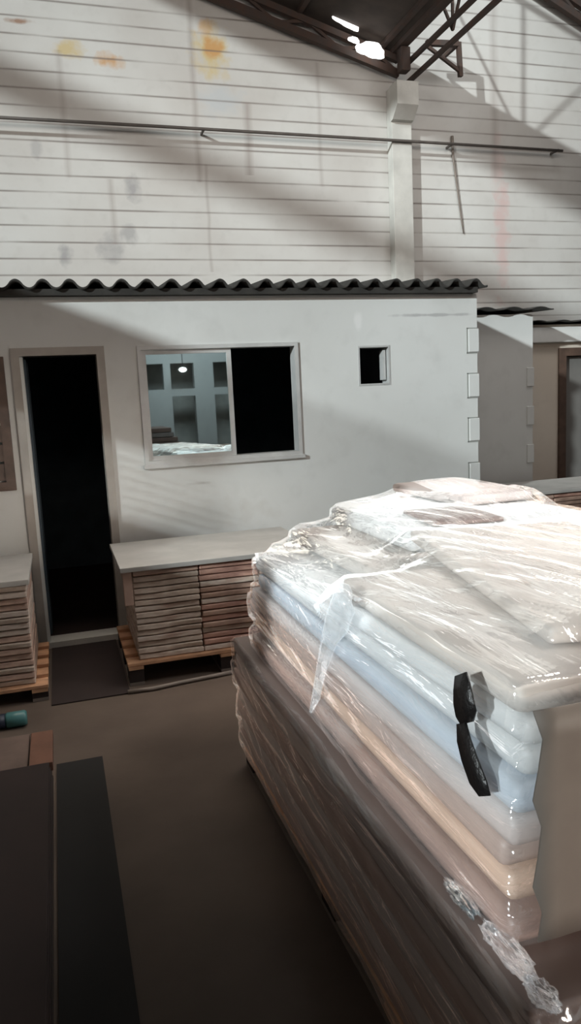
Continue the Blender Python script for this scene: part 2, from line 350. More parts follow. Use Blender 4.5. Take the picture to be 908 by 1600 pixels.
# second and third booths ----------------------------------------------------
AX = 4.57; AY = 6.5
wa = struct(boxobj('wall_annex', EX+0.001, AX, AY, AY+0.13, 0, 2.39, M['plaster']))
struct(boxobj('wall_annex_side', AX-0.13, AX, AY+0.13, GY_, 0, 2.39, M['plaster']))
for z0 in (0.55, 0.93, 1.31, 1.69):
    bm = bmesh.new(); box(bm, AX-0.07, AX+0.012, AY-0.010, AY+0.14, z0, z0+0.185); bevel(bm, 0.004, 1)
    link('corner_block', bm, M['plaster'], wa)
boxobj('vent_slot', EX+0.01, EX+0.07, AY-0.006, AY+0.01, 2.0, 2.15, M['brown'], wa)
struct(holed_wall('wall_store', AX+0.001, 9.0, 0, 2.33, 7.0, 7.13, [(5.26, 6.1, 0.001, 2.06)], M['plaster_shade']))
struct(boxobj('sunlit_trim_1', AX+0.001, 9.0, 6.94, 6.999, 2.14, 2.30, M['plaster'], None, 0.01), 'white band painting the sunlit wall top under the store roof')  # raised white band imitates the lit wall top
d2 = link('door_2', frame_mesh(5.24, 6.12, 0.0, 2.08, 6.97, 7.10, 0.085, False), M['brown']); struct(d2)
lf = boxobj('door_leaf', 5.33, 6.03, 7.03, 7.07, 0.01, 1.99, M['greydoor'], d2, 0.003)

# corrugated roofs -----------------------------------------------------------
def corrugated(name, x0, x1, y0, y1, z0, z1, pitch, amp, th, m, label, ragged=0.0):
    bm = bmesh.new(); n = int((x1-x0)/pitch*14); rows = []
    for j, (y, z) in enumerate(((y0, z0), (y1, z1))):
        for dz in (0, th):
            row = []
            for i in range(n+1):
                x = x0+(x1-x0)*i/n
                s = math.cos(2*PI*(x-x0)/pitch); s = (abs(s)**0.8)*(1 if s > 0 else -1)
                yy = y - (ragged*(0.5+0.5*math.sin(x*2.3))if j == 0 else 0)
                row.append(bm.verts.new((x, yy, z+amp*s+dz)))
            rows.append(row)
    a, b, c, d = rows
    for i in range(n):
        bm.faces.new((a[i], a[i+1], c[i+1], c[i])); bm.faces.new((b[i], d[i], d[i+1], b[i+1]))
        bm.faces.new((a[i], b[i], b[i+1], a[i+1])); bm.faces.new((c[i], c[i+1], d[i+1], d[i]))
    bm.faces.new((a[0], c[0], d[0], b[0])); bm.faces.new((a[n], b[n], d[n], c[n]))
    o = link(name, bm, m, None, True); tag(o, label, 'roof'); return o
corrugated('corrugated_roof', -2.4, EX+0.04, BY-0.10, GY_-0.02, 2.512, 2.72, 0.172, 0.028, 0.016, M['fibre'],
           'dark wavy corrugated roof sheet over the white booth with door and window')
o = boxobj('roof_purlin', -2.4, EX-0.03, BY-0.07, BY+0.03, 2.452, 2.494, M['fibre']); tag(o, 'dark straight purlin under the corrugated edge above the booth wall', 'beam')
corrugated('annex_roof', EX+0.05, AX+0.17, AY-0.10, GY_-0.02, 2.43, 2.55, 0.30, 0.012, 0.01, M['fibre'],
           'small thin dark roof sheet over the narrow second booth')
corrugated('store_roof', AX+0.06, 9.0, 6.90, GY_-0.02, 2.352, 2.46, 0.30, 0.008, 0.01, M['fibre'],
           'thin dark roof edge over the store with the grey door')

# big hall roof --------------------------------------------------------------
def slope_roof(name, xa, za, xb, zb, y0, y1, m, label):
    bm = bmesh.new(); th = 0.02; n = 40; R = []
    for y in (y0, y1):
        for dz in (0, th):
            R.append([bm.verts.new((xa+(xb-xa)*i/n, y, za+(zb-za)*i/n+dz)) for i in range(n+1)])
    a, b, c, d = R
    for i in range(n):
        bm.faces.new((a[i], a[i+1], c[i+1], c[i])); bm.faces.new((b[i], d[i], d[i+1], b[i+1]))
        bm.faces.new((a[i], b[i], b[i+1], a[i+1])); bm.faces.new((c[i], c[i+1], d[i+1], d[i]))
    bm.faces.new((a[0], c[0], d[0], b[0])); bm.faces.new((a[n], b[n], d[n], c[n]))
    o = link(name, bm, m); struct(o, label); return o
sL = -0.283
zl = lambda x: 6.14+(x-1.89)*sL
zr = lambda x: 6.57+(x-6.30)*-0.43
RL = slope_roof('ceiling_left_bay', -3.0, zl(-3.0)+0.30, 4.24, zl(4.24)+0.28, -2.0, 9.0, M['roof'], 'dark sloping roof sheets of the left bay')
slope_roof('ceiling_right_bay', 4.7, zr(4.7)+0.28, 11.5, zr(11.5)+0.28, -2.0, 9.0, M['roof'], 'dark sloping roof sheets of the right bay')
def lattice(name, xa, za, xb, zb, y, depth, label, n=9):
    t = thing(name, label, 'truss', (xa, y, za))
    L = Vector((xb-xa, 0, zb-za))
    bm = bmesh.new(); bar(bm, (0, 0, 0.04), (L.x, 0, L.z+0.04), 0.07, 0.08); link('lower_chord', bm, M['steel'], t)
    bm = bmesh.new(); bar(bm, (0, 0, depth), (L.x, 0, L.z+depth), 0.07, 0.07); link('upper_chord', bm, M['steel'], t)
    for k in range(n):
        a = L*(k/n); b = L*((k+0.5)/n); c = L*((k+1)/n)
        bm = bmesh.new(); bar(bm, (a.x, 0, a.z+0.05), (b.x, 0, b.z+depth), 0.035); bar(bm, (b.x, 0, b.z+depth), (c.x, 0, c.z+0.05), 0.035)
        link('web_bar', bm, M['steel'], t)
    return t
lattice('rafter_truss', -2.5, zl(-2.5), 4.34, zl(4.34), 8.86, 0.20, 'dark sloping rafter against the block wall, descending left of the column')
lattice('rafter_truss', 4.9, zr(4.9), 11.0, zr(11.0), 8.86, 0.20, 'dark sloping rafter at the upper right corner of the block wall')
for k, x in enumerate((-1.6, -0.4, 0.8, 2.0, 3.1, 4.12)):
    bm = bmesh.new(); box(bm, x-0.03, x+0.03, -2, 8.98, zl(x)+0.235, zl(x)+0.283)
    o = link('roof_purlin', bm, M['steel'])
    tag(o, ['far left', 'second from left', 'third from left', 'middle', 'second from right', 'eave-side'][k] + ' long dark purlin under the left bay roof', 'beam', 'purlins of the left bay roof')
# valley truss running toward the camera
t = thing('valley_truss', 'open steel lattice girder running out from the column top toward the viewer', 'truss', (4.45, 8.95, 5.44))
for dz, dx in ((0.0, 0.06), (0.12, -0.05)):
    bm = bmesh.new(); bar(bm, (dx, 0, dz), (dx, -10.5, dz), 0.045, 0.045); link('lower_chord', bm, M['steel'], t)
bm = bmesh.new(); bar(bm, (0, 0, 1.75), (0, -10.5, 1.75), 0.07, 0.07); link('upper_chord', bm, M['steel'], t)
for k in range(5):
    y0 = -1.2 - k*2.0
    for (a, b) in (((0, y0, 0.06), (0, y0+1.0, 1.72)), ((0, y0, 0.06), (0, y0-1.0, 1.72)), ((0, y0, 0.06), (0, y0, 1.72))):
        bm = bmesh.new(); bar(bm, a, b, 0.026); link('web_bar', bm, M['steel'], t)
# rusty bracket, column, corbel
t = thing('column_bracket', 'rusty angle bracket bolted right of the column head under the girder', 'bracket', (4.62, 8.98, 5.42))
bm = bmesh.new(); bar(bm, (-0.02, -0.35, 0.34), (0.40, -0.35, 0.36), 0.06); link('top_bar', bm, M['steel'], t)
bm = bmesh.new(); bar(bm, (0.0, -0.35, 0.30), (0.42, -0.35, 0.06), 0.035); link('brace', bm, M['steel'], t)
bm = bmesh.new(); bar(bm, (0.41, -0.35, 0.38), (0.43, -0.35, 0.0), 0.05); link('end_bar', bm, M['steel'], t)
bm = bmesh.new(); bar(bm, (0.40, -0.35, 0.36), (0.40, 0.0, 0.36), 0.04); link('wall_arm', bm, M['steel'], t)
col = struct(boxobj('column', 4.235, 4.50, GY_-0.14, GY_-0.001, 0, 5.34, M['concrete'], None, 0.008), 'pale concrete column projecting from the block wall')
bm = bmesh.new()
pr = [(-0.14, 4.94), (-0.20, 4.95), (-0.34, 5.08), (-0.34, 5.34), (-0.14, 5.34)]
A = [bm.verts.new((4.22, GY_+y, z)) for y, z in pr]; B = [bm.verts.new((4.50, GY_+y, z)) for y, z in pr]
bm.faces.new(A); bm.faces.new(B[::-1])
for i in range(len(pr)): bm.faces.new((A[i], A[(i+1) % 5], B[(i+1) % 5], B[i]))
link('corbel', bm, M['concrete'], col)
# gutter end / plate where roof meets column, makes the dark knot over the corbel
t = boxobj('valley_gutter', 4.245, 4.36, -2.0, 8.98, 5.70, 5.79, M['steel']); tag(t, 'dark sheet metal gutter along the low edge of the left bay roof', 'gutter')
t = boxobj('gutter_downpipe', 4.26, 4.38, 8.60, 8.74, 5.43, 5.695, M['steel'], None, 0.02); tag(t, 'dark square steel post standing on the column head', 'post')
# unseen beam placed far left to cast the soft streak over the upper wall
t = boxobj('streak_girder', -10.1, -10.0, -6, 8.98, 8.76, 9.18, M['steel']); tag(t, 'deep unseen girder placed far left for the streak on the upper wall', 'beam')
# glowing patches painting daylight through gaps between rafter and roof
def glow_patch(name, cx, cz, rx, rz, tilt, lab, y=8.70):
    bm = bmesh.new(); n = 22; f = []; bk = []
    for i in range(n):
        a = 2*PI*i/n; rr = 1+0.12*math.sin(3*a+cx)+0.06*math.sin(7*a)
        x = rx*rr*math.cos(a); z = rz*rr*math.sin(a)
        x, z = x*math.cos(tilt)-z*math.sin(tilt), x*math.sin(tilt)+z*math.cos(tilt)
        f.append(bm.verts.new((cx+x, y, cz+z))); bk.append(bm.verts.new((cx+x, y+0.02, cz+z)))
    bm.faces.new(f); bm.faces.new(bk[::-1])
    for i in range(n): bm.faces.new((f[i], f[(i+1) % n], bk[(i+1) % n], bk[i]))
    o = link('daylight_glow_patch', bm, M['daylight'], RL); o['label'] = lab
glow_patch('daylight_gap', 3.62, 5.93, 0.17, 0.045, -0.35, 'narrow bright slit of daylight in the dark roof, upper left of the two')
glow_patch('daylight_gap', 3.92, 5.66, 0.18, 0.085, -0.12, 'wide bright gap of daylight in the dark roof just left of the column head')
glow_patch('daylight_gap', 3.71, 5.75, 0.07, 0.03, -0.2, 'tiny bright speck of daylight between the two larger roof gaps')

# pipe on the wall -----------------------------------------------------------
t = thing('wall_pipe', 'long thin dark pipe running level across the upper block wall', 'pipe', (0, GY_-0.17, 4.72))
bm = bmesh.new(); tube(bm, [(-3, 0, 0), (1.5, 0, 0.005), (4.4, 0, -0.0), (6.66, 0, -0.01)], 0.018, 8); link('pipe', bm, M['pipe'], t, True)
for x in (-2.2, -0.6, 1.9, 5.05, 6.6):
    bm = bmesh.new(); box(bm, x-0.010, x+0.010, 0.0, 0.169 if not 4.2 < x < 4.6 else 0.03, -0.012, 0.012); link('bracket', bm, M['pipe'], t)
bm = bmesh.new()
tube(bm, [(5.12, GY_-0.03, 4.86), (5.13, GY_-0.03, 4.6), (5.19, GY_-0.025, 4.2), (5.24, GY_-0.025, 3.85), (5.27, GY_-0.02, 3.68)], [0.018, .014, .010, .010, .006], 6)
t = link('hanging_cable', bm, M['strip'], None, True); tag(t, 'thin grey cable hanging down the block wall right of the column', 'cable')

# ------------------------------------------------------------------ pallets with thin boards
ORD = ['first', 'second', 'third', 'fourth', 'fifth', 'sixth', 'seventh', 'eighth', 'ninth', 'tenth', 'eleventh', 'twelfth', 'thirteenth', 'fourteenth', 'fifteenth', 'sixteenth']
def pallet(x0, x1, y0, y1, h, m, label):
    t = thing('wooden_pallet', label, 'pallet', ((x0+x1)/2, (y0+y1)/2, 0))
    W = (x1-x0)/2; D = (y1-y0)/2
    n = 5
    for k in range(n):
        yc = -D+0.05+(2*D-0.1)*k/(n-1)
        bm = bmesh.new(); box(bm, -W, W, yc-0.048, yc+0.048, h-0.022, h); bevel(bm, 0.003, 1); link('deck_board', bm, m, t)
    for xc in (-W+0.05, 0, W-0.05):
        bm = bmesh.new(); box(bm, xc-0.045, xc+0.045, -D+0.002, D-0.002, h-0.044, h-0.0225); link('stringer_board', bm, m, t)
        for yc in (-D+0.07, 0, D-0.07):
            bm = bmesh.new(); box(bm, xc-0.045, xc+0.045, yc-0.06, yc+0.06, 0.02, h-0.0445); link('block', bm, M['darkwood'], t)
        bm = bmesh.new(); box(bm, xc-0.045, xc+0.045, -D+0.01, D-0.01, 0.0, 0.0195); link('bottom_board', bm, M['strip'], t)
    return t
def board_mesh(w_, d_, th, m, seed):
    bm = bmesh.new(); box(bm, -w_/2, w_/2, -d_/2, d_/2, 0, th)
    bmesh.ops.subdivide_edges(bm, edges=[e for e in bm.edges if abs(e.verts[0].co.x-e.verts[1].co.x) > 0.1], cuts=7)
    for v in bm.verts:
        n_ = noise.noise(Vector((v.co.x*5, seed*3.1, v.co.z*20)))
        v.co.y += n_*0.012 if v.co.y < 0 else 0
        v.co.z += noise.noise(Vector((v.co.x*4, seed*1.7, 5)))*0.003
    bevel(bm, 0.004, 1)
    me = bpy.data.meshes.new('board'); bmesh.ops.recalc_face_normals(bm, faces=bm.faces); bm.to_mesh(me); bm.free(); me.materials.append(m)
    return me
def board_stack(cols, y0, y1, z0, n, pitch, where, colnames, mats, group):
    for ci, (xa, xb) in enumerate(cols):
        protos = [board_mesh(xb-xa, y1-y0, pitch-0.0075, M[mk], ci*7+i) for i, mk in enumerate(mats[ci])]
        for k in range(n):
            o = bpy.data.objects.new('thin_board', random.choice(protos)); C.objects.link(o)
            o.location = ((xa+xb)/2+random.uniform(-.003, .003), (y0+y1)/2+random.uniform(-.012, .010), z0+k*pitch)
            i = n-1-k
            nm = ('topmost' if i == 0 else 'lowest' if k == 0 else ORD[i]+' from the top')
            tag(o, 'thin board, %s, %s, %s' % (nm, colnames[ci], where), 'board', group)
P1 = (0.30, 1.53, 4.50, 5.33)
pallet(P1[0]-0.01, P1[1], P1[2]-0.02, P1[3], 0.145, M['pallet'], 'orange-brown wooden pallet under the boards between door and wrapped load')
board_stack([(0.365, 0.765), (0.772, 1.15), (1.156, 1.50)], 4.52, 5.32, 0.147, 15, 0.0375, 'pile under the booth window',
            ['left column', 'middle column', 'right column'], [['board_grey', 'board_glint', 'board_grey', 'board_brown'], ['board_brown', 'board_red', 'board_red', 'board_glint'], ['board_red', 'board_brown']], 'boards piled under the booth window')
o = boxobj('cover_board', P1[0]-0.01, P1[1]+0.02, P1[2]-0.03, P1[3]+0.01, 0.712, 0.742, M['sheet'], None, 0.004); tag(o, 'pale grey cover board lying on the pile under the booth window', 'board')
bm = bmesh.new(); box(bm, 0.305, 0.358, 4.505, 4.53, 0.50, 0.705); box(bm, 0.305, 0.358, 4.53, 5.30, 0.66, 0.705); bevel(bm, 0.003, 1)
o = link('corner_batten', bm, mat('pinkish_batten', (0.52, 0.36, 0.29), 0.7, var=.2), None); tag(o, 'pinkish wooden batten at the left end of the pile under the window', 'batten')
P0 = (-1.42, -0.225, 4.50, 5.33)
pallet(P0[0], P0[1]+0.05, P0[2]-0.03, P0[3], 0.10, M['pallet'], 'wooden pallet with pale front edge left of the doorway, at the left edge')
board_stack([(-0.80, -0.245), (-1.38, -0.81)], 4.52, 5.32, 0.102, 16, 0.0375, 'pile left of the doorway',
            ['right column', 'left column'], [['board_grey', 'board_brown', 'board_glint'], ['board_grey', 'board_brown']], 'boards piled left of the doorway')
o = boxobj('cover_board', P0[0], P0[1], P0[2]-0.01, P0[3], 0.703, 0.735, M['sheet'], None, 0.004); tag(o, 'pale grey cover board on the pile left of the doorway', 'board')
P2 = (3.48, 5.6, 5.62, 6.30)
pallet(P2[0], P2[1], P2[2], P2[3], 0.145, M['pallet'], 'wooden pallet under the boards before the narrow second booth')
board_stack([(3.50, 4.18), (4.19, 4.88), (4.89, 5.58)], 5.64, 6.28, 0.147, 15, 0.0395, 'pile before the second booth',
            ['left column', 'middle column', 'right column'], [['board_red', 'board_brown']]*3, 'boards piled before the second booth')
o = boxobj('cover_board', P2[0]-0.01, P2[1], P2[2]-0.02, P2[3]+0.01, 0.742, 0.772, M['sheet'], None, 0.004); tag(o, 'pale grey cover board on the pile before the second booth', 'board')

# ------------------------------------------------------------------ wrapped load in the foreground
def slab(name, x0, y0, L, W, z0, th, rz, m, label, group=None, r=0.012, pitch=0.0):
    """panel with its near-left corner at x0,y0, turned rz about that corner"""
    bm = bmesh.new(); box(bm, 0, W, 0, L, 0, th)
    bmesh.ops.subdivide_edges(bm, edges=[e for e in bm.edges if abs(e.verts[0].co.y-e.verts[1].co.y) > 0.3], cuts=6)
    bevel(bm, r, 2)
    sd = x0*13+z0*31
    for v in bm.verts:
        v.co.x += 0.006*noise.noise(Vector((sd, v.co.y*1.5, 0)))
        v.co.z += 0.002*noise.noise(Vector((v.co.x*1.5, v.co.y*1.5, sd))) if th > .05 else 0
    o = link(name, bm, M[m], None, True); o.location = (x0, y0, z0); o.rotation_euler = (pitch, 0, rz)
    tag(o, label, 'door leaf', group)
    SL.append((x0, y0, L, W, z0, th, rz, pitch)); return o
SL = []
pallet(0.71, 2.45, 1.02, 3.25, 0.12, M['pallet'], 'wooden pallet under the big film wrapped load')
lowcols = ['darkbrown', 'darkgrey', 'darkbrown', 'darkgrey', 'darkbrown', 'darkgrey', 'umber']
for k in range(7):
    for ci, x in enumerate((0.70, 1.60)):
        slab('door_leaf', x+random.uniform(-.012, .012), 0.98+random.uniform(-.03, .03), 2.29+random.uniform(-.03, .03), 0.87, 0.122+k*0.0705, 0.066, 0, 'leaf_'+lowcols[k],
             'dark door leaf, %s from the pallet, %s column of the wrapped load' % (ORD[k], ('left', 'right')[ci]), 'dark door leaves in the lower half of the wrapped load', 0.014)
lowSL = list(SL); SL = []
cols = ['darkbrown', 'orange', 'pinkbrown', 'pinkgrey', 'blue', 'white']
names = ['dark brown', 'orange wooden', 'pinkish brown', 'pinkish grey', 'pale blue', 'white']
z = 0.622
for k in range(6):
    for ci, x in enumerate((0.80, 1.64)):
        jx = random.uniform(-.018, .018)
        slab('door_leaf', x-0.035+0.006*k+jx-(0.015 if k == 1 else 0), 1.16+random.uniform(-.03, .03), 2.00+random.uniform(-.03, .04), 0.82, z, 0.061, random.uniform(-.006, .006), 'leaf_'+cols[k],
             '%s door leaf in the upper half of the load, %s column' % (names[k], ('left', 'right')[ci]), None, 0.020)
    z += 0.065
# upper loose tiers
slab('door_leaf', 0.80, 1.16, 1.06, 0.80, 1.013, 0.060, 0.01, 'leaf_white', 'white short door leaf under the beige one at the near end', None, 0.022)
slab('door_leaf', 0.79, 1.17, 0.98, 0.78, 1.076, 0.058, -0.02, 'leaf_beige', 'beige short door leaf lying at the near top corner of the load', None, 0.022)
slab('door_leaf', 1.05, 2.26, 1.14, 0.80, 1.013, 0.060, 0.02, 'leaf_beige', 'beige short door leaf on the far half of the load, bottom tier', None, 0.022)
slab('door_leaf', 1.28, 2.60, 0.90, 0.86, 1.076, 0.084, 0.0, 'leaf_white', 'white short door leaf with thick pale edge on the far half of the load', None, 0.024)
slab('door_leaf', 0.985, 1.34, 1.24, 0.62, 1.137, 0.040, -0.216, 'leaf_beige', 'slim turned door leaf on top whose pale end points at the viewer', None, 0.012)
slab('door_leaf', 1.66, 1.22, 0.98, 0.78, 1.013, 0.060, 0.0, 'leaf_pinkgrey', 'pinkish grey short door leaf at the near right top of the load', None, 0.02)
slab('door_leaf', 1.74, 3.02, 0.70, 0.40, 1.163, 0.048, 0.03, 'leaf_pinkgrey', 'pinkish door leaf at the highest point of the load', None, 0.024)
slab('door_leaf', 1.88, 2.23, 0.92, 0.57, 1.013, 0.055, 0.0, 'leaf_tan', 'tan door leaf at the far right top of the load', None, 0.02)

slab('dark_top_sheet', 1.40, 2.64, 0.37, 0.30, 1.163, 0.016, -0.12, 'leaf_umber', 'small thin dark brown sheet on the white leaf near the top of the load', None, 0.004)  # thin sheet makes the dark patch beside the highest leaf

# film wraps: level by level hull around the leaves, draped cap on top
def corners(s):
    x0, y0, L, W, z0, th, rz, p = s; c, sn = math.cos(rz), math.sin(rz)
    return [(x0+a*c-b*sn, y0+a*sn+b*c) for a, b in ((0, 0), (W, 0), (W, L), (0, L))]
def hull(P):
    P = sorted(set(P))
    def half(P):
        h = []
        for p in P:
            while len(h) > 1 and (h[-1][0]-h[-2][0])*(p[1]-h[-2][1])-(h[-1][1]-h[-2][1])*(p[0]-h[-2][0]) <= 0: h.pop()
            h.append(p)
        return h[:-1]
    return half(P)+half(P[::-1])
def ray_hull(H, cx, cy, a):
    dx, dy = math.cos(a), math.sin(a); best = 0
    for i in range(len(H)):
        x1, y1 = H[i]; x2, y2 = H[(i+1) % len(H)]; ex, ey = x2-x1, y2-y1
        den = dx*ey-dy*ex
        if abs(den) < 1e-9: continue
        t = ((x1-cx)*ey-(y1-cy)*ex)/den; s = ((x1-cx)*dy-(y1-cy)*dx)/den
        if t > 0 and -1e-6 <= s <= 1+1e-6: best = max(best, t)
    return best
def height_grid(slabs, base, x0, x1, y0, y1, st=0.03, blur=1):
    nx = int((x1-x0)/st)+1; ny = int((y1-y0)/st)+1
    gx = x0+st*np.arange(nx); gy = y0+st*np.arange(ny); X, Y = np.meshgrid(gx, gy, indexing='ij'); H = np.full(X.shape, base)
    for s in slabs:
        xx, yy, L, W, z0, th, rz, p = s; c, sn = math.cos(rz), math.sin(rz)
        a = (X-xx)*c+(Y-yy)*sn; b = -(X-xx)*sn+(Y-yy)*c
        ins = (a > -0.015) & (a < W+0.015) & (b > -0.015) & (b < L+0.015)
        H = np.where(ins, np.maximum(H, z0+th), H)
    # drape: dilate then soften
    for _ in range(blur):
        K = H.copy()
        for dx in (-1, 0, 1):
            for dy in (-1, 0, 1): K = np.maximum(K, np.roll(np.roll(H, dx, 0), dy, 1) - 0.022*math.hypot(dx, dy))
        H = K
    for _ in range(2):
        P_ = np.pad(H, 1, mode='edge'); K = sum(P_[1+dx:1+dx+nx, 1+dy:1+dy+ny] for dx in (-1, 0, 1) for dy in (-1, 0, 1))/9
        H = np.maximum(K, H-0.004)
    def f(x, y):
        i = min(max((x-x0)/st, 0), nx-1.001); j = min(max((y-y0)/st, 0), ny-1.001); a, b = int(i), int(j); u, v = i-a, j-b
        return (H[a, b]*(1-u)+H[a+1, b]*u)*(1-v)+(H[a, b+1]*(1-u)+H[a+1, b+1]*u)*v
    return f
def wrap(name, slabs, zb, m, label, cap=True, margin=0.012, nang=300, nlev=34, scallop=0.02, amp=0.012):
    cx = sum(s[0]+s[3]/2 for s in slabs)/len(slabs); cy = 2.1
    zt_all = max(s[4]+s[5] for s in slabs)
    base = max(s[4]+s[5] for s in slabs if s[2] > 1.9 and s[7] == 0)
    hg = height_grid(slabs, base, 0.4, 2.8, 0.5, 3.9, 0.03, 4)
    nz = 40; zs = [zb+(zt_all-zb)*i/(nz-1) for i in range(nz)]; RR = []
    angs = []
    Hb = hull([c for s in slabs if s[4] < base-0.02 for c in corners(s)])
    # sample angles evenly along the outline
    per = []
    for i in range(len(Hb)):
        a, b = Hb[i], Hb[(i+1) % len(Hb)]; n = max(3, int(math.dist(a, b)*nang/7.5))
        for k in range(n): per.append((a[0]+(b[0]-a[0])*k/n, a[1]+(b[1]-a[1])*k/n))
    angs = sorted(math.atan2(p[1]-cy, p[0]-cx) for p in per)
    for z_ in zs:
        S = [s for s in slabs if s[4]-0.03 <= z_ <= s[4]+s[5]+0.03]
        Hh = hull([c for s in S for c in corners(s)]) if S else None
        RR.append([ray_hull(Hh, cx, cy, a) if Hh else 0 for a in angs])
    RR = np.array(RR); RR = (np.roll(RR, 1, 1)+RR*2+np.roll(RR, -1, 1))/4
    bm = bmesh.new(); rows = []
    A = len(angs)
    rim_h = []; Rb = np.array([ray_hull(Hb, cx, cy, a) for a in angs])
    for j, a in enumerate(angs):
        r = Rb[j]-0.03; h = hg(cx+r*math.cos(a), cy+r*math.sin(a)); rim_h.append(max(h, base))
    rh = np.array(rim_h)
    for _ in range(3): rh = (np.roll(rh, 1)+rh*2+np.roll(rh, -1))/4
    for i in range(nlev):
        v = i/(nlev-1); row = []
        for j, a in enumerate(angs):
            z_ = zb+(rh[j]-zb)*v
            k = (z_-zb)/(zt_all-zb)*(nz-1); k0 = min(int(k), nz-2); u = k-k0
            r = RR[k0, j]*(1-u)+RR[k0+1, j]*u
            r = max(r, Rb[j]-0.05)
            x, y = cx+r*math.cos(a), cy+r*math.sin(a)
            w_ = noise.noise(Vector((x*5, y*2.2+z_*7, z_*5)))*amp + abs(noise.noise(Vector((x*13, y*5-z_*12, z_*11+4))))*amp*0.9
            r += margin + w_ - (0.03 if v > 0.985 else 0)
            row.append(bm.verts.new((cx+r*math.cos(a), cy+r*math.sin(a), z_+(0.004 if v > .985 else 0))))
        rows.append(row)
    if cap:
        for i in range(1, 46):
            t = 1-i/46
            row = []
            for j, a in enumerate(angs):
                r = (Rb[j]-0.02)*t; x, y = cx+r*math.cos(a), cy+r*math.sin(a)
                h = max(hg(x, y), base)+0.010 + abs(noise.noise(Vector((x*9+y*2, y*2.2, 3))))*0.016 + noise.noise(Vector((x*22+y*6, y*5, 9)))*0.003
                row.append(bm.verts.new((x, y, h)))
            rows.append(row)
    for a, b in zip(rows, rows[1:]):
        for j in range(A): bm.faces.new((a[j], a[(j+1) % A], b[(j+1) % A], b[j]))
    if cap:
        c = bm.verts.new((cx, cy, max(hg(cx, cy), base)+0.015))
        for j in range(A): bm.faces.new((rows[-1][j], rows[-1][(j+1) % A], c))
    o = link(name, bm, m, None, True); tag(o, label, 'stretch film'); return o
wrap('stretch_film', SL, 0.628, M['film'], 'shiny clear stretch film wrapped over the upper pale half of the big load')
wrap('stretch_film', lowSL, 0.06, M['film_low'], 'dull clear stretch film around the dark lower half of the big load', cap=False, margin=0.014, amp=0.016)

bm = bmesh.new(); nn = 40
F_ = [[bm.verts.new((0.785+1.635*i/nn + (0.012*math.sin(j*2.1) if i == 0 else 0), 1.098+0.006*noise.noise(Vector((i*.4, j*.6, 1))), 0.655+0.465*j/8)) for j in range(9)] for i in range(nn+1)]
B_ = [[bm.verts.new((v.co.x, v.co.y+0.004, v.co.z)) for v in r] for r in F_]
for i in range(nn):
    for j in range(8):
        bm.faces.new((F_[i][j], F_[i+1][j], F_[i+1][j+1], F_[i][j+1])); bm.faces.new((B_[i][j], B_[i][j+1], B_[i+1][j+1], B_[i+1][j]))
    bm.faces.new((F_[i][0], B_[i][0], B_[i+1][0], F_[i+1][0])); bm.faces.new((F_[i][8], F_[i+1][8], B_[i+1][8], B_[i][8]))
for r in (0, nn):
    for j in range(8): bm.faces.new((F_[r][j], F_[r][j+1], B_[r][j+1], B_[r][j]))
o = link('end_sheet', bm, mat('grey_brown_end_sheet', (0.38, 0.335, 0.295), 0.5, scale=4, col2=(0.30, 0.26, 0.23), spec=0.4), None, True)
tag(o, 'dull grey-brown cover sheet standing against the near end of the wrapped load', 'sheet')

# bunched film rope down the side and black tape scraps
bm = bmesh.new()
tube(bm, [(0.80, 1.95, 1.142), (0.762, 1.94, 1.13), (0.748, 2.00, 1.06), (0.742, 2.07, 0.99), (0.738, 2.13, 0.91), (0.732, 2.18, 0.82), (0.724, 2.22, 0.73), (0.716, 2.26, 0.655)], [.02, .060, .058, .050, .036, .026, .02, .008], 14)
for v in bm.verts:
    v.co.x = 0.740+(v.co.x-0.740)*0.35+0.010*noise.noise(v.co*26)
    v.co.y += 0.016*noise.noise(v.co*14+Vector((5, 5, 5)))
o = link('film_tail', bm, M['film_bunch'], None, True); tag(o, 'bunched white tail of film hanging down the left side of the load', 'film tail')
def ribbon(name, pts, w_, label):
    bm = bmesh.new(); P = []
    for i, p in enumerate(pts):
        p = (p[0]-0.012, p[1], p[2])
        wv = w_*(0.75+0.5*noise.noise(Vector((i*1.7, 3, 1)))) if 0 < i < len(pts)-1 else w_*0.45
        for s in (-1, 1):
            P.append(((p[0]+0.006*noise.noise(Vector((i*2.1, s, 0))), p[1]+s*wv, p[2]-s*wv*0.55), i, s))
    f = [bm.verts.new(q[0]) for q in P]; b = [bm.verts.new((q[0][0]+0.004, q[0][1], q[0][2])) for q in P]
    n = len(pts)
    for i in range(n-1):
        a0, a1, c0, c1 = 2*i, 2*i+1, 2*i+2, 2*i+3
        bm.faces.new((f[a0], f[a1], f[c1], f[c0])); bm.faces.new((b[a0], b[c0], b[c1], b[a1]))
        bm.faces.new((f[a0], f[c0], b[c0], b[a0])); bm.faces.new((f[a1], b[a1], b[c1], f[c1]))
    bm.faces.new((f[0], b[0], b[1], f[1])); bm.faces.new((f[-2], f[-1], b[-1], b[-2]))
    o = link(name, bm, M['black'], None, True); tag(o, label, 'tape')
ribbon('black_tape', [(0.745, 1.285, 1.132), (0.738, 1.270, 1.11), (0.738, 1.262, 1.085), (0.738, 1.255, 1.06), (0.742, 1.26, 1.038)], 0.048, 'black tape scrap near the top corner of the wrapped load')
ribbon('black_tape', [(0.742, 1.28, 1.030), (0.738, 1.265, 1.00), (0.738, 1.24, 0.97), (0.738, 1.212, 0.935), (0.741, 1.195, 0.915)], 0.038, 'long black tape strip slanting down the near edge of the wrapped load')
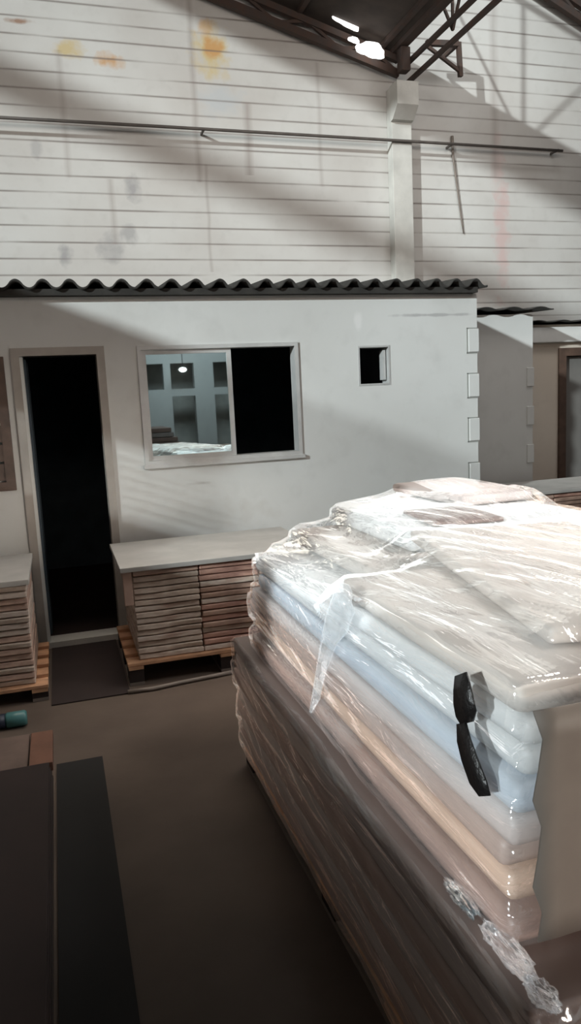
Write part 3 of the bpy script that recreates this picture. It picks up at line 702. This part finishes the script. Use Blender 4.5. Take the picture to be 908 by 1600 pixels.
def wad(x, y, z, rx, ry, rz_, col, label):  # wads modelled for the whitish and teal highlights along the lower ledge
    bm = bmesh.new(); bmesh.ops.create_icosphere(bm, subdivisions=4, radius=1)
    for v in bm.verts:
        n_ = 0.75+0.5*abs(noise.noise(v.co*2.3+Vector((x*9, y*7, 0))))+0.25*noise.noise(v.co*6)
        v.co = Vector((v.co.x*rx*n_, v.co.y*ry*n_, max(v.co.z, -0.55)*rz_*n_))
    zb = min(v.co.z for v in bm.verts)
    o = link('highlight_wad', bm, film_material('wad_'+label[:9], 0.35, 0.6, 0.2, col, dens=0.5), None, True)
    o.location = (x, y, z-zb); tag(o, label, 'film highlight')
wad(0.735, 1.30, 0.619, 0.020, 0.070, 0.016, (0.12, 0.19, 0.22), 'teal crumpled film scrap on the lower ledge of the load, farthest from the viewer')
wad(0.738, 1.13, 0.619, 0.026, 0.095, 0.020, (0.46, 0.48, 0.50), 'whitish crumpled film scrap on the lower ledge between teal and blue scraps')
wad(0.735, 1.015, 0.619, 0.024, 0.050, 0.018, (0.33, 0.41, 0.47), 'pale blue crumpled film scrap at the near corner of the lower ledge')

# ------------------------------------------------------------------ small things on the floor
bm = bmesh.new(); tube(bm, [(0.27, 4.37, 0.014), (0.42, 4.36, 0.014), (0.60, 4.39, 0.014), (0.78, 4.41, 0.014), (0.92, 4.43, 0.014)], 0.013, 8)
o = link('floor_strip', bm, M['strip'], None, True); tag(o, 'thin grey strip lying on the floor in front of the pile under the window', 'strip')
o = boxobj('dark_floor_sheet', -0.165, 0.285, 4.37, 5.46, 0.001, 0.008, M['darkwood']); tag(o, 'dark reddish flat sheet on the floor before the open doorway', 'mat')  # thin dark sheet laid between the two pallets
t = thing('teal_bottle', 'small teal plastic bottle lying before the pile at the left edge', 'bottle', (-0.39, 4.16, 0.042), 0)
bm = bmesh.new(); tube(bm, [(-0.01, 0, 0), (0.0, 0, 0), (0.09, 0, 0), (0.10, 0, 0)], [.034, .042, .042, .034], 18); link('body', bm, M['teal'], t, True)
bm = bmesh.new(); tube(bm, [(-0.14, 0, 0), (-0.05, 0, 0), (-0.011, 0, 0)], [.03, .038, .040], 18); link('cap', bm, M['navy'], t, True)
o = boxobj('flattened_carton', -0.85, -0.27, 3.58, 3.96, 0.001, 0.03, M['cardboard'], None, 0.004); tag(o, 'flat brown carton on the floor behind the dark boards at lower left', 'carton')
o = boxobj('wood_block', -0.262, -0.155, 3.55, 3.93, 0.001, 0.045, M['cardboard_or'], None, 0.004); tag(o, 'orange-brown wood block on the floor beside the flat carton', 'block')
for k in range(4):
    o = boxobj('dark_board', -1.05+random.uniform(-.01, .01), -0.155-0.004*k, 0.3, 3.46+random.uniform(-.02, .02), 0.001+k*0.021, 0.020+k*0.021, M['darkwood'], None, 0.003, -0.0)
    tag(o, 'dark brown long board at the lower left, %s of four from the floor' % ORD[k], 'board', 'dark boards at the lower left')
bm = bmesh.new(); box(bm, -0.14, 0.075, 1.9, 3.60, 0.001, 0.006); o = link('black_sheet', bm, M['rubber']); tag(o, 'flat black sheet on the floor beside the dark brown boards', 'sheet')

# ------------------------------------------------------------------ behind the photographer: seen only mirrored in the booth window
t = thing('hanging_lamp', 'small glowing lamp mirrored in the booth window', 'lamp', (2.95, -6.6, 2.45))
bm = bmesh.new(); bmesh.ops.create_uvsphere(bm, u_segments=16, v_segments=10, radius=0.09)
for v in bm.verts: v.co.z *= 0.6
link('bulb', bm, M['lamp'], t, True)
bm = bmesh.new(); bar(bm, (0, 0, 0.05), (0, 0, 2.4), 0.015); link('cord', bm, M['black'], t)
for k in range(12):
    xr = 2.95 if k < 5 else 2.55-0.03*(k-5)
    o = boxobj('stacked_panel', 1.3+0.02*k, xr+random.uniform(-.05, .05), -6.2, -4.8, 0.1*k+0.001, 0.1*k+0.09, M[('leaf_darkbrown', 'leaf_darkgrey', 'leaf_darkbrown')[k % 3]], None, 0.01)
    tag(o, '%s panel from the floor in the pile mirrored in the window' % ORD[k], 'panel', 'panels mirrored in the booth window')
